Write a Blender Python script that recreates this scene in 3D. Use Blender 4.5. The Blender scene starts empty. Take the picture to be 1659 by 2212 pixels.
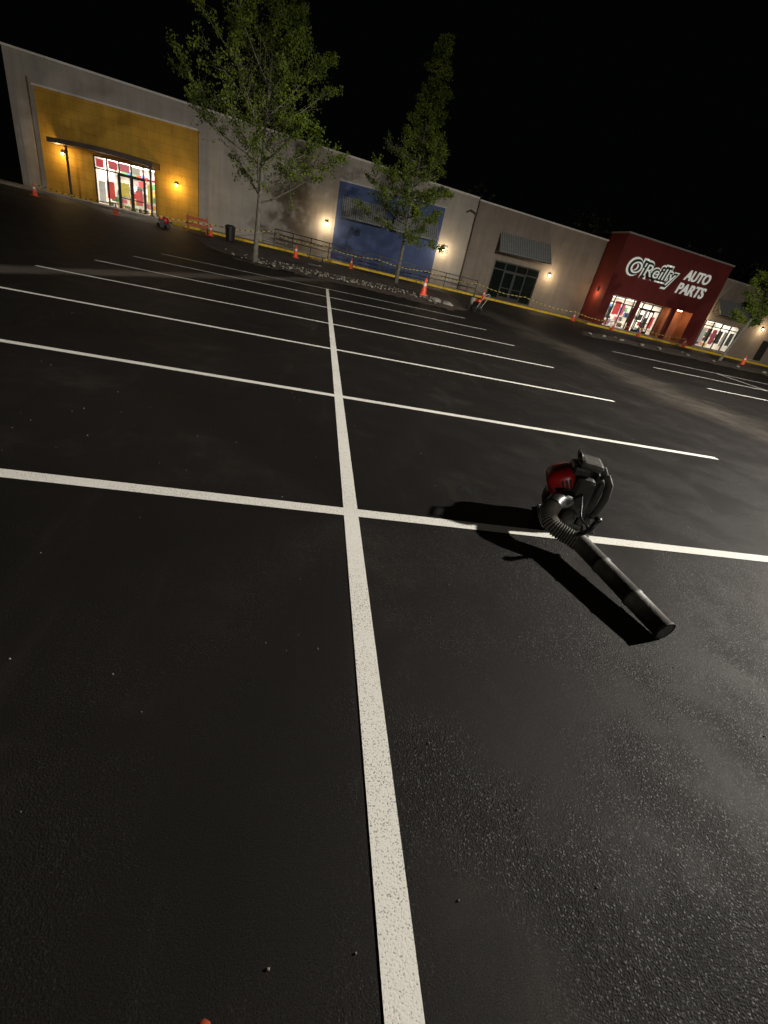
import bpy, math, random
import numpy as np
from mathutils import Vector, Matrix, noise
random.seed(7); rng=np.random.default_rng(7)
scene=bpy.context.scene
COL=scene.collection
# ------------------------------------------------------------ helpers
def ss(t):
    t=max(0.0,min(1.0,t)); return t*t*(3-2*t)
def gz(x,y):
    x=max(-40,min(62,x))
    return (0.05-0.0115*x)*ss((y-20)/20)
class MB:
    def __init__(s): s.v=[];s.f=[]
    def add(s,vs,fs):
        o=len(s.v); s.v+= [tuple(v) for v in vs]; s.f+=[tuple(i+o for i in f) for f in fs]; return s
    def box(s,x0,x1,y0,y1,z0,z1):
        vs=[(x0,y0,z0),(x1,y0,z0),(x1,y1,z0),(x0,y1,z0),(x0,y0,z1),(x1,y0,z1),(x1,y1,z1),(x0,y1,z1)]
        return s.add(vs,[(0,3,2,1),(4,5,6,7),(0,1,5,4),(1,2,6,5),(2,3,7,6),(3,0,4,7)])
    def hexa(s,b,t):
        return s.add(list(b)+list(t),[(3,2,1,0),(4,5,6,7),(0,1,5,4),(1,2,6,5),(2,3,7,6),(3,0,4,7)])
    def tube(s,path,rad,n=10,cap=True,flat=1.0):
        path=[Vector(p) for p in path]
        if not hasattr(rad,'__len__'): rad=[rad]*len(path)
        o=len(s.v); prev=None
        for i,p in enumerate(path):
            d=(path[min(i+1,len(path)-1)]-path[max(i-1,0)]).normalized()
            ref=prev if prev is not None else (Vector((0,0,1)) if abs(d.z)<.9 else Vector((1,0,0)))
            a=(ref-d*ref.dot(d)).normalized(); b=d.cross(a); prev=a
            for k in range(n):
                t=2*math.pi*k/n
                s.v.append(tuple(p+a*math.cos(t)*rad[i]+b*math.sin(t)*rad[i]*flat))
        for i in range(len(path)-1):
            for k in range(n):
                s.f.append((o+i*n+k,o+i*n+(k+1)%n,o+(i+1)*n+(k+1)%n,o+(i+1)*n+k))
        if cap:
            s.f.append(tuple(o+k for k in range(n))[::-1]); s.f.append(tuple(o+(len(path)-1)*n+k for k in range(n)))
        return s
    def ell(s,c,r,n=14,m=9,p=1.0):
        o=len(s.v)
        def sp(v): return math.copysign(abs(v)**p,v)
        for j in range(1,m):
            ph=math.pi*j/m
            for k in range(n):
                t=2*math.pi*k/n
                s.v.append((c[0]+r[0]*sp(math.sin(ph))*sp(math.cos(t)),c[1]+r[1]*sp(math.sin(ph))*sp(math.sin(t)),c[2]+r[2]*sp(math.cos(ph))))
        s.v.append((c[0],c[1],c[2]+r[2])); s.v.append((c[0],c[1],c[2]-r[2]))
        T=len(s.v)-2;B=T+1
        for j in range(m-2):
            for k in range(n):
                s.f.append((o+j*n+k,o+(j+1)*n+k,o+(j+1)*n+(k+1)%n,o+j*n+(k+1)%n))
        for k in range(n):
            s.f.append((T,o+k,o+(k+1)%n)); s.f.append((B,o+(m-2)*n+(k+1)%n,o+(m-2)*n+k))
        return s
    def xf(s,M):
        s.v=[tuple(M@Vector(v)) for v in s.v]; return s
def thing(name,loc,label,cat,group=None):
    e=bpy.data.objects.new(name,None); e.location=loc; e.empty_display_size=.3
    COL.objects.link(e); e["label"]=label; e["category"]=cat
    if group: e["group"]=group
    return e
def mesh(name,mb,mat,parent=None,smooth=False,bevel=0,kind=None):
    me=bpy.data.meshes.new(name); me.from_pydata(mb.v,[],mb.f); me.update()
    if smooth:
        me.polygons.foreach_set("use_smooth",[True]*len(me.polygons))
    o=bpy.data.objects.new(name,me); COL.objects.link(o)
    if mat: me.materials.append(mat)
    if parent is not None:
        o.parent=parent; base=parent
        loc=Vector((0,0,0))
        while base is not None:
            if base.type=='EMPTY': loc+=base.location
            base=base.parent
        if parent.type=='EMPTY': o.matrix_parent_inverse=Matrix.Translation(-loc)
    if bevel:
        m=o.modifiers.new("b",'BEVEL'); m.width=bevel; m.segments=2; m.limit_method='ANGLE'
    if kind: o["kind"]=kind
    return o
def single(name,mb,mat,label,cat,group=None,**k):
    o=mesh(name,mb,mat,None,**k); o["label"]=label;o["category"]=cat
    if group:o["group"]=group
    return o
def duplicate(root,newloc,rotz=0,scale=1,label=None):
    r=root.copy(); r.location=newloc; r.rotation_euler=(0,0,rotz); r.scale=(scale,)*3
    if label: r["label"]=label
    COL.objects.link(r)
    def rec(a,b):
        for c in list(a.children):
            if c==b: continue
            n=c.copy(); n.parent=b; COL.objects.link(n); rec(c,n)
    rec(root,r); return r
# ------------------------------------------------------------ materials
def mat(name,col,rough=.7,var=.25,nscale=3,bump=.0,bscale=60,metal=0,emit=0,ecol=None,spec=.5,detail=6,trans=0):
    m=bpy.data.materials.new(name); m.use_nodes=True; nt=m.node_tree; N=nt.nodes; L=nt.links
    b=N['Principled BSDF']; b.inputs['Roughness'].default_value=rough; b.inputs['Metallic'].default_value=metal
    b.inputs['Specular IOR Level'].default_value=spec
    tc=N.new('ShaderNodeTexCoord')
    nz=N.new('ShaderNodeTexNoise'); nz.inputs['Scale'].default_value=nscale; nz.inputs['Detail'].default_value=detail
    L.new(tc.outputs['Object'],nz.inputs['Vector'])
    r=N.new('ShaderNodeMapRange'); r.inputs['From Min'].default_value=.3; r.inputs['From Max'].default_value=.7
    r.inputs['To Min'].default_value=1-var; r.inputs['To Max'].default_value=1+var
    L.new(nz.outputs['Fac'],r.inputs['Value'])
    mx=N.new('ShaderNodeVectorMath'); mx.operation='SCALE'; mx.inputs[0].default_value=col[:3]
    L.new(r.outputs[0],mx.inputs['Scale']); L.new(mx.outputs[0],b.inputs['Base Color'])
    if bump:
        n2=N.new('ShaderNodeTexNoise'); n2.inputs['Scale'].default_value=bscale; n2.inputs['Detail'].default_value=4
        L.new(tc.outputs['Object'],n2.inputs['Vector'])
        bp=N.new('ShaderNodeBump'); bp.inputs['Strength'].default_value=bump; bp.inputs['Distance'].default_value=.02
        L.new(n2.outputs['Fac'],bp.inputs['Height']); L.new(bp.outputs[0],b.inputs['Normal'])
    if emit:
        b.inputs['Emission Color'].default_value=(*(ecol or col)[:3],1); b.inputs['Emission Strength'].default_value=emit
    return m
def wallmat(name,col,rowh=.61,width=1.22,line=.86,var=.10):
    m=mat(name,col,.85,var,.8,.25,25); nt=m.node_tree;N=nt.nodes;L=nt.links
    b=N['Principled BSDF']
    src=b.inputs['Base Color'].links[0].from_socket
    tc=N.new('ShaderNodeTexCoord'); sp=N.new('ShaderNodeSeparateXYZ'); L.new(tc.outputs['Object'],sp.inputs[0])
    cb=N.new('ShaderNodeCombineXYZ'); L.new(sp.outputs[0],cb.inputs[0]); L.new(sp.outputs[2],cb.inputs[1])
    br=N.new('ShaderNodeTexBrick'); br.inputs['Scale'].default_value=1; br.inputs['Brick Width'].default_value=width; br.inputs['Row Height'].default_value=rowh
    br.inputs['Mortar Size'].default_value=.012; br.inputs['Color1'].default_value=(1,1,1,1); br.inputs['Color2'].default_value=(.95,.95,.95,1)
    br.inputs['Mortar'].default_value=(line,line,line,1); br.offset=.5
    L.new(cb.outputs[0],br.inputs['Vector'])
    mu=N.new('ShaderNodeMixRGB'); mu.blend_type='MULTIPLY'; mu.inputs[0].default_value=1
    L.new(src,mu.inputs[1]); L.new(br.outputs['Color'],mu.inputs[2])
    mp=N.new('ShaderNodeMapping'); mp.inputs['Scale'].default_value=(2.5,1,.25); L.new(tc.outputs['Object'],mp.inputs[0])
    nz=N.new('ShaderNodeTexNoise'); nz.inputs['Scale'].default_value=1; nz.inputs['Detail'].default_value=5; L.new(mp.outputs[0],nz.inputs['Vector'])
    r=N.new('ShaderNodeMapRange'); r.inputs['From Min'].default_value=.35; r.inputs['From Max'].default_value=.65; r.inputs['To Min'].default_value=.9; r.inputs['To Max'].default_value=1.04
    L.new(nz.outputs['Fac'],r.inputs['Value'])
    m2=N.new('ShaderNodeVectorMath'); m2.operation='SCALE'; L.new(mu.outputs[0],m2.inputs[0]); L.new(r.outputs[0],m2.inputs['Scale'])
    L.new(m2.outputs[0],b.inputs['Base Color'])
    return m
def asphalt():
    m=bpy.data.materials.new("asphalt"); m.use_nodes=True; nt=m.node_tree;N=nt.nodes;L=nt.links;b=N['Principled BSDF']
    geo=N.new('ShaderNodeNewGeometry'); P=geo.outputs['Position']
    def nse(s,d=6,ro=.6,vec=None):
        n=N.new('ShaderNodeTexNoise'); n.inputs['Scale'].default_value=s;n.inputs['Detail'].default_value=d;n.inputs['Roughness'].default_value=ro
        L.new(vec or P,n.inputs['Vector']); return n.outputs['Fac']
    def mr(v,a,bb,c,d,interp='SMOOTHSTEP'):
        r=N.new('ShaderNodeMapRange'); r.interpolation_type=interp
        for k,x in zip(('From Min','From Max','To Min','To Max'),(a,bb,c,d)): r.inputs[k].default_value=x
        L.new(v,r.inputs['Value']); return r.outputs[0]
    def ma(op,a,c=None):
        n=N.new('ShaderNodeMath'); n.operation=op
        for i,x in enumerate((a,c)):
            if x is None: continue
            if isinstance(x,(int,float)): n.inputs[i].default_value=x
            else: L.new(x,n.inputs[i])
        return n.outputs[0]
    sp=N.new('ShaderNodeSeparateXYZ'); L.new(P,sp.inputs[0]); X,Y=sp.outputs[0],sp.outputs[1]
    big=nse(.35,4); med=nse(2.2,6); fine=nse(260,3,.7)
    wob=mr(nse(.5,3),.3,.7,-.5,.5,'LINEAR')
    dl=ma('ADD',ma('ADD',ma('MULTIPLY',ma('ADD',X,5.93),13.4),ma('MULTIPLY',ma('ADD',Y,-7.12),-5.83)),ma('MULTIPLY',wob,5))
    dl=ma('ABSOLUTE',ma('DIVIDE',dl,14.6))
    strip=ma('MULTIPLY',mr(dl,.12,.5,1,0),mr(X,0,4,1,0))
    ax=ma('ABSOLUTE',ma('ADD',ma('ADD',X,-8.7),ma('MULTIPLY',wob,1.2)))
    aisle=ma('MULTIPLY',mr(ax,.1,1.5,1,0),mr(Y,2,7,0,1))
    aisle=ma('MULTIPLY',aisle,mr(med,.3,.7,.5,1))
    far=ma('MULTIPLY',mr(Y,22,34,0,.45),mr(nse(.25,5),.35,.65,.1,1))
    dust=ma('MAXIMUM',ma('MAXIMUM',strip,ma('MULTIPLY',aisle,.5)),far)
    scuff=mr(nse(.9,8,.7),.5,.8,0,.22)
    st=N.new('ShaderNodeMapping'); st.inputs['Rotation'].default_value=(0,0,.5); st.inputs['Scale'].default_value=(3,.35,1); L.new(P,st.inputs[0])
    scuff=ma('ADD',scuff,mr(nse(1,6,.6,st.outputs[0]),.55,.8,0,.14))
    dust=ma('MINIMUM',ma('ADD',dust,scuff),1.0)
    v=ma('MULTIPLY',mr(fine,.35,.7,.45,1.7,'LINEAR'),mr(big,.3,.7,.75,1.3,'LINEAR'))
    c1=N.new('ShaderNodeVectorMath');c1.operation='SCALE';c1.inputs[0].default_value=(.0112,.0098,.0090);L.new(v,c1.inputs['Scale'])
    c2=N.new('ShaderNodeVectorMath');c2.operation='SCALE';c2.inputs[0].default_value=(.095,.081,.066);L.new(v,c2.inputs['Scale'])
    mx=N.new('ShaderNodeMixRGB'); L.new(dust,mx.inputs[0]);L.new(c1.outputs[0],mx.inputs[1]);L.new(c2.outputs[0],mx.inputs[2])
    L.new(mx.outputs[0],b.inputs['Base Color'])
    L.new(mr(ma('ADD',med,ma('MULTIPLY',dust,.5)),.3,1,.56,.78,'LINEAR'),b.inputs['Roughness'])
    vo=N.new('ShaderNodeTexVoronoi'); vo.inputs['Scale'].default_value=160; L.new(P,vo.inputs['Vector'])
    cs=ma('MULTIPLY',mr(nse(1.1,4),.40,.62,.1,1,'SMOOTHSTEP'),mr(ma('ADD',X,ma('MULTIPLY',Y,-.4)),-1.5,2.5,.3,1))
    h=ma('ADD',ma('MULTIPLY',ma('MULTIPLY',vo.outputs['Distance'],cs),1.2),ma('MULTIPLY',fine,.5))
    bp=N.new('ShaderNodeBump'); bp.inputs['Strength'].default_value=.8; bp.inputs['Distance'].default_value=.0035
    L.new(h,bp.inputs['Height']); L.new(bp.outputs[0],b.inputs['Normal'])
    v2=N.new('ShaderNodeTexVoronoi'); v2.inputs['Scale'].default_value=230; L.new(P,v2.inputs['Vector'])
    sc=N.new('ShaderNodeSeparateColor'); L.new(v2.outputs['Color'],sc.inputs[0])
    gl=ma('MULTIPLY',mr(sc.outputs[0],.88,.97,0,1),cs)
    L.new(ma('ADD',ma('MULTIPLY',gl,.8),.125),b.inputs['Specular IOR Level'])
    return m
def paint():
    m=bpy.data.materials.new("road_paint"); m.use_nodes=True; nt=m.node_tree;N=nt.nodes;L=nt.links;b=N['Principled BSDF']
    geo=N.new('ShaderNodeNewGeometry'); P=geo.outputs['Position']
    n=N.new('ShaderNodeTexNoise'); n.inputs['Scale'].default_value=170; n.inputs['Detail'].default_value=3; n.inputs['Roughness'].default_value=.6; L.new(P,n.inputs['Vector'])
    g=N.new('ShaderNodeTexNoise'); g.inputs['Scale'].default_value=1.4; g.inputs['Detail'].default_value=5; L.new(P,g.inputs['Vector'])
    ad=N.new('ShaderNodeMath'); ad.operation='MULTIPLY_ADD'; ad.inputs[1].default_value=.25; L.new(g.outputs['Fac'],ad.inputs[0]); L.new(n.outputs['Fac'],ad.inputs[2])
    r=N.new('ShaderNodeMapRange'); r.inputs['From Min'].default_value=.46;r.inputs['From Max'].default_value=.56;L.new(ad.outputs[0],r.inputs['Value'])
    cr=N.new('ShaderNodeMixRGB'); cr.inputs[1].default_value=(.2,.19,.165,1); cr.inputs[2].default_value=(.84,.82,.76,1); L.new(r.outputs[0],cr.inputs[0])
    L.new(cr.outputs[0],b.inputs['Base Color']); b.inputs['Roughness'].default_value=.75
    bp=N.new('ShaderNodeBump'); bp.inputs['Strength'].default_value=.5;bp.inputs['Distance'].default_value=.003; L.new(n.outputs['Fac'],bp.inputs['Height']);L.new(bp.outputs[0],b.inputs['Normal'])
    return m
def leafmat(name,col):
    m=bpy.data.materials.new(name); m.use_nodes=True; nt=m.node_tree;N=nt.nodes;L=nt.links;b=N['Principled BSDF']
    geo=N.new('ShaderNodeNewGeometry'); n=N.new('ShaderNodeTexNoise'); n.inputs['Scale'].default_value=1.3; n.inputs['Detail'].default_value=6; L.new(geo.outputs['Position'],n.inputs['Vector'])
    cr=N.new('ShaderNodeMixRGB'); cr.inputs[1].default_value=(col[0]*.5,col[1]*.55,col[2]*.6,1); cr.inputs[2].default_value=(col[0]*1.5,col[1]*1.35,col[2]*1.1,1)
    r=N.new('ShaderNodeMapRange'); r.inputs['From Min'].default_value=.35;r.inputs['From Max'].default_value=.65;L.new(n.outputs['Fac'],r.inputs['Value']);L.new(r.outputs[0],cr.inputs[0])
    L.new(cr.outputs[0],b.inputs['Base Color']); b.inputs['Roughness'].default_value=.6; b.inputs['Specular IOR Level'].default_value=.2
    tr=N.new('ShaderNodeBsdfTranslucent'); L.new(cr.outputs[0],tr.inputs['Color'])
    mx=N.new('ShaderNodeMixShader'); mx.inputs[0].default_value=.35; L.new(b.outputs[0],mx.inputs[1]);L.new(tr.outputs[0],mx.inputs[2])
    L.new(mx.outputs[0],N['Material Output'].inputs['Surface'])
    return m
M_ASPH=asphalt(); M_PAINT=paint()
M_GREY=wallmat("grey_stucco",(.37,.345,.31)); M_DGREY=wallmat("dark_taupe_stucco",(.24,.205,.17))
M_YEL=wallmat("ochre_masonry",(.52,.30,.035),line=.6,var=.18); M_BLUE=wallmat("blue_masonry",(.06,.095,.22),line=.7)
M_RED=wallmat("red_stucco",(.17,.020,.017),line=.85); M_PEACH=wallmat("orange_stucco",(.45,.19,.1))
M_TRIM=mat("pale_trim",(.66,.64,.6),.6,.1); M_DTRIM=mat("grey_coping",(.35,.34,.32),.5,.1)
M_FRAME=mat("dark_frame",(.02,.02,.02),.4,.1); M_BRONZE=mat("bronze_metal",(.05,.032,.022),.45,.2)
M_GLASS=bpy.data.materials.new("window_glass"); M_GLASS.use_nodes=True
g=M_GLASS.node_tree; gb=g.nodes['Principled BSDF']; gb.inputs['Roughness'].default_value=.03; gb.inputs['Base Color'].default_value=(.9,.95,.93,1)
tr=g.nodes.new('ShaderNodeBsdfTransparent'); mxs=g.nodes.new('ShaderNodeMixShader'); mxs.inputs[0].default_value=.12
g.links.new(tr.outputs[0],mxs.inputs[1]); g.links.new(gb.outputs[0],mxs.inputs[2]); g.links.new(mxs.outputs[0],g.nodes['Material Output'].inputs['Surface'])
M_DGLASS=mat("dark_glass",(.008,.012,.01),.08,.2)
M_CONC=mat("concrete",(.24,.22,.195),.85,.25,1.5,.3,40); M_CURBY=mat("yellow_curb_paint",(.75,.50,.02),.7,.3,5)
M_DIRT=mat("brown_dirt",(.06,.043,.03),.95,.5,4,1,14); M_ROCK=mat("pale_stone",(.24,.22,.185),.9,.3,5,.4,30)
M_ORANGE=mat("cone_orange",(.9,.10,.04),.45,.12); M_WHITE=mat("reflective_white",(.75,.75,.75),.4,.05)
M_BARR=mat("faded_orange_plastic",(.45,.09,.03),.6,.3,8)
M_BLACK=mat("black_plastic",(.016,.016,.017),.36,.3,9,.15,60); M_BLACKM=mat("black_matte_rubber",(.026,.025,.023),.6,.3,12,.2,80)
M_TUBE=mat("dusty_highlight_grey_plastic",(.085,.081,.07),.55,.4,14,.15,70); M_HOSE=mat("grey_ribbed_rubber",(.11,.105,.09),.6,.3,14)
M_REDP=mat("red_plastic",(.42,.010,.012),.34,.25,9); M_TAPE=mat("caution_tape",(.62,.48,.08),.5,.2,8)
def stripes(m):
    nt=m.node_tree;N=nt.nodes;L=nt.links;b=N['Principled BSDF'];src=b.inputs['Base Color'].links[0].from_socket
    tc=N.new('ShaderNodeTexCoord');w=N.new('ShaderNodeTexWave');w.inputs['Scale'].default_value=.9;w.inputs['Distortion'].default_value=1;L.new(tc.outputs['Object'],w.inputs['Vector'])
    r=N.new('ShaderNodeMapRange');r.inputs['From Min'].default_value=.2;r.inputs['From Max'].default_value=.3;L.new(w.outputs['Fac'],r.inputs['Value'])
    mx=N.new('ShaderNodeMixRGB');mx.inputs[1].default_value=(.02,.02,.02,1);L.new(r.outputs[0],mx.inputs[0]);L.new(src,mx.inputs[2]);L.new(mx.outputs[0],b.inputs['Base Color'])
stripes(M_TAPE)
M_BARK=mat("grey_bark",(.15,.14,.11),.9,.35,9,.6,30); M_LEAF=leafmat("green_leaves",(.13,.19,.025)); M_LEAFD=leafmat("night_dark_leaves",(.03,.038,.02))  # distant leaf colour darkened, standing in for the lack of light out there
M_BULB=mat("lamp_glow",(1,.72,.38),.5,0,emit=30,ecol=(1,.78,.45)); M_INT=mat("interior_white",(.75,.72,.66),.7,.05)
M_TUBEL=mat("ceiling_light_panel",(1,.97,.9),.5,0,emit=6,ecol=(1,.95,.85))
def awnmat():
    m=mat("corrugated_metal",(.25,.265,.26),.55,.12,4,metal=0); nt=m.node_tree;N=nt.nodes;L=nt.links
    b=N['Principled BSDF'];src=b.inputs['Base Color'].links[0].from_socket
    tc=N.new('ShaderNodeTexCoord'); w=N.new('ShaderNodeTexWave'); w.inputs['Scale'].default_value=1.7; w.bands_direction='X'; L.new(tc.outputs['Object'],w.inputs['Vector'])
    r=N.new('ShaderNodeMapRange');r.inputs['To Min'].default_value=.5;r.inputs['To Max'].default_value=1.1;L.new(w.outputs['Fac'],r.inputs['Value'])
    s=N.new('ShaderNodeVectorMath');s.operation='SCALE';L.new(src,s.inputs[0]);L.new(r.outputs[0],s.inputs['Scale']);L.new(s.outputs[0],b.inputs['Base Color'])
    bp=N.new('ShaderNodeBump'); bp.inputs['Strength'].default_value=.6; bp.inputs['Distance'].default_value=.04; L.new(w.outputs['Fac'],bp.inputs['Height']); L.new(bp.outputs[0],b.inputs['Normal'])
    return m
M_AWN=awnmat()
# ------------------------------------------------------------ ground
xs=sorted(set([-400,-200,-100,-70,-50]+list(np.arange(-40,62.1,2.0))+[80,110,200,400]))
ys=sorted(set([-300,-100,-40,-20,-10]+list(np.arange(-6,44.1,2.0))+[50,60,80,120,200,400]))
mb=MB(); mb.v=[(x,y,gz(x,y)) for y in ys for x in xs]; nx=len(xs)
mb.f=[(j*nx+i,j*nx+i+1,(j+1)*nx+i+1,(j+1)*nx+i) for j in range(len(ys)-1) for i in range(nx-1)]
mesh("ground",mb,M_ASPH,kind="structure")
W=2.74; HW=.051
mb=MB()
def sheet(x0,x1,y0,y1):
    z=.004; mb.add([(x0,y0,z),(x1,y0,z),(x1,y1,z),(x0,y1,z)],[(0,1,2,3)])
sheet(-HW,HW,-14,6*W+HW)
for v in range(-4,7):
    y=v*W
    sheet(HW,5.62,y-HW,y+HW); sheet(-5.9,-HW,y-HW,y+HW)
CX=17.3
for k in range(-6,7):
    y=10.15+(k-4)*W
    if y<18.5:
        sheet(12.0,CX-HW,y-HW,y+HW); sheet(CX+HW,22.8,y-HW,y+HW)
sheet(CX-HW,CX+HW,-10,15.63+HW)
mesh("parking_markings",mb,M_PAINT,kind="structure")
def strip(name,segs,m,zt,zb=-.6):
    mb=MB()
    for (x0,x1,y0,y1) in segs:
        n=max(1,int((x1-x0)/3))
        for i in range(n):
            a=x0+(x1-x0)*i/n; c=x0+(x1-x0)*(i+1)/n
            ga,gc=.05-.0115*a,.05-.0115*c
            mb.hexa([(a,y0,ga+zb),(c,y0,gc+zb),(c,y1,gc+zb),(a,y1,ga+zb)],[(a,y0,ga+zt),(c,y0,gc+zt),(c,y1,gc+zt),(a,y1,ga+zt)])
    return mesh(name,mb,m,kind="structure")
strip("sidewalk",[(-40,24,41.15,45.6),(24.0,60,38.65,45.6)],M_CONC,.15)
strip("curb",[(-40,-24,41,41.15),],M_CONC,.152)
strip("painted_curb",[(-12,23.85,40.9,41.148),(23.85,24.0,38.4,41.148),(24.002,60,38.4,38.648)],M_CURBY,.157)
strip("curb",[(-24,-12,40.97,41.148)],M_CONC,.154)
def inside(x,y,poly):
    c=False;n=len(poly)
    for i in range(n):
        x1,y1=poly[i];x2,y2=poly[(i+1)%n]
        if (y1>y)!=(y2>y) and x<(x2-x1)*(y-y1)/(y2-y1)+x1: c=not c
    return c
def edged(x,y,poly):
    d=9
    for i in range(len(poly)):
        a=Vector(poly[i]);b=Vector(poly[(i+1)%len(poly)]);p=Vector((x,y));t=max(0,min(1,(p-a).dot(b-a)/(b-a).length_squared));d=min(d,(p-a-(b-a)*t).length)
    return d
def island(poly,cell=.22):
    x0=min(p[0] for p in poly);x1=max(p[0] for p in poly);y0=min(p[1] for p in poly);y1=max(p[1] for p in poly)
    nx=int((x1-x0)/cell)+2;ny=int((y1-y0)/cell)+2;idx={};mb=MB()
    def vid(i,j):
        if (i,j) not in idx:
            x=x0+i*cell+random.uniform(-.07,.07);y=y0+j*cell+random.uniform(-.07,.07)
            e=edged(x,y,poly) if inside(x,y,poly) else 0
            n=noise.noise(Vector((x*.7,y*.7,3)))*.5+noise.noise(Vector((x*2.6,y*2.6,1)))*.35
            mb.v.append((x,y,gz(x,y)+.008+min(1,e/.8)*(.10+.16*max(-.5,n)))); idx[(i,j)]=len(mb.v)-1
        return idx[(i,j)]
    for i in range(nx):
        for j in range(ny):
            cx=x0+(i+.5)*cell;cy=y0+(j+.5)*cell
            if inside(cx+.3*noise.noise(Vector((cx,cy,9))),cy+.3*noise.noise(Vector((cx,cy,5))),poly): mb.f.append((vid(i,j),vid(i+1,j),vid(i+1,j+1),vid(i,j+1)))
    return mesh("dirt_bed",mb,M_DIRT,kind="structure",smooth=True)
P1=[(-6.8,27),(-5.6,24.2),(-3.6,20.6),(0,20.4),(3,20),(5.6,18.7),(7.0,20.6),(8,26),(9,32),(4,35),(-3,35.5),(-8.5,32)]
P2=[(13.5,20.8),(16,21.4),(20,20.9),(24,20.2),(31,19.2),(36,20),(36,24),(30,25),(22,25.5),(15.5,24.5)]
island(P1); island(P2)
def rockmesh(seed):
    mb=MB(); mb.ell((0,0,0),(1,.8,.6),9,6)
    mb.v=[tuple(Vector(v)*(1+.45*noise.noise(Vector(v)*1.7+Vector((seed,0,0))))) for v in mb.v]; return mb
rk=[]
spots=[(-3.0,20.9),(-2.4,20.8),(-4.4,22.4),(-1.2,21.1),(-.8,21.3),(-.3,21),(.2,21.2),(.8,20.9),(1.2,21.4),(1.7,21),(2.2,21.3),(-1.7,21.6),(4.9,20.2),(5.3,20.6),(5.7,20.0),(5.0,19.5),(6.0,21.2),(-5.2,25),(-2,24),(-.5,24.3),(.7,23.6),(2.8,22.7),(14.2,21.4),(15.2,21.7),(16.4,21.8),(17.5,21.5),(18.8,21.7),(20.5,21.4),(22.1,21.2),(23.6,21.0),(19.4,22.6),(17.0,23.3),(21.4,23),(25.5,21)]
for k in range(40):
    t=random.random(); spots.append((-2.8+5.5*t+random.gauss(0,.2),21.2+random.gauss(0,.45)))
for i,(x,y) in enumerate(spots):
    s=random.uniform(.05,.15) if i<34 else random.uniform(.03,.07)
    if i in (13,14): s=.24
    if i<4:
        o=single("rubble_rock",rockmesh(i*3.1),M_ROCK,"pale broken stone lying on the torn-up dirt bed","rock","loose rocks on the dirt beds"); rk.append(o)
    else:
        o=rk[i%4].copy(); COL.objects.link(o)
    o.location=(x,y,gz(x,y)+.1+s*.25); o.scale=(s*1.3,s,s*.7); o.rotation_euler=(random.uniform(-.3,.3),0,random.uniform(0,6))
mb=MB()
for i in range(500):
    nr=i<240
    x=random.uniform(-4,4.5) if nr else random.uniform(-4,6); y=random.uniform(-2.4,6) if nr else random.uniform(20.5,24)
    s=random.uniform(.002,.005) if nr else random.uniform(.02,.06); z=gz(x,y)+(.002 if nr else .12)
    a=random.uniform(0,6)
    b=[(x+s*math.cos(a+k*1.57)*random.uniform(.6,1.3),y+s*math.sin(a+k*1.57),z-.002) for k in range(4)]
    t=[(x+.6*(p[0]-x),y+.6*(p[1]-y),z+s*.8) for p in b]
    mb.hexa(b,t)
mesh("gravel",mb,M_ROCK,kind="stuff")
# ------------------------------------------------------------ buildings
def facade(mb,x0,x1,zt0,zt1,Yf,ops=(),zb=-1.0):
    def top(x): return zt0+(zt1-zt0)*(x-x0)/(x1-x0)
    X=sorted(set([x0,x1]+[o[0] for o in ops]+[o[1] for o in ops]))
    for i in range(len(X)-1):
        a,c=X[i],X[i+1]; m=(a+c)/2
        hit=[o for o in ops if o[0]<=m<=o[1]]
        if not hit: mb.add([(a,Yf,zb),(c,Yf,zb),(c,Yf,top(c)),(a,Yf,top(a))],[(0,1,2,3)])
        else:
            o=hit[0]
            mb.add([(a,Yf,zb),(c,Yf,zb),(c,Yf,o[2]),(a,Yf,o[2])],[(0,1,2,3)])
            mb.add([(a,Yf,o[3]),(c,Yf,o[3]),(c,Yf,top(c)),(a,Yf,top(a))],[(0,1,2,3)])
def shell(mb,x0,x1,zt0,zt1,Yf,Yb,zb=-1.0,roofdrop=.5):
    mb.add([(x0,Yf,zb),(x0,Yb,zb),(x0,Yb,zt0),(x0,Yf,zt0)],[(0,3,2,1)])
    mb.add([(x1,Yf,zb),(x1,Yb,zb),(x1,Yb,zt1),(x1,Yf,zt1)],[(0,1,2,3)])
    mb.add([(x0,Yb,zb),(x1,Yb,zb),(x1,Yb,zt1),(x0,Yb,zt0)],[(0,3,2,1)])
    mb.add([(x0,Yf,zt0-roofdrop),(x1,Yf,zt1-roofdrop),(x1,Yb,zt1-roofdrop),(x0,Yb,zt0-roofdrop)],[(0,1,2,3)])
def coping(mb,x0,x1,z0,z1,Yf,Yb,t=.14,p=.08):
    mb.hexa([(x0,Yf-p,z0),(x1,Yf-p,z1),(x1,Yf+.3,z1),(x0,Yf+.3,z0)],[(x0,Yf-p,z0+t),(x1,Yf-p,z1+t),(x1,Yf+.3,z1+t),(x0,Yf+.3,z0+t)])
    mb.hexa([(x0,Yf+.3,z0),(x0+.25,Yf+.3,z0),(x0+.25,Yb,z0),(x0,Yb,z0)],[(x0,Yf+.3,z0+t),(x0+.25,Yf+.3,z0+t),(x0+.25,Yb,z0+t),(x0,Yb,z0+t)])
PAL=[(.6,.03,.03),(.6,.57,.52),(.7,.42,.05),(.06,.15,.38),(.08,.28,.1),(.03,.03,.03),(.6,.2,.25),(.02,.02,.03)]
GM=[mat("goods_paint",c,.5,.15) for c in PAL]
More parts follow.
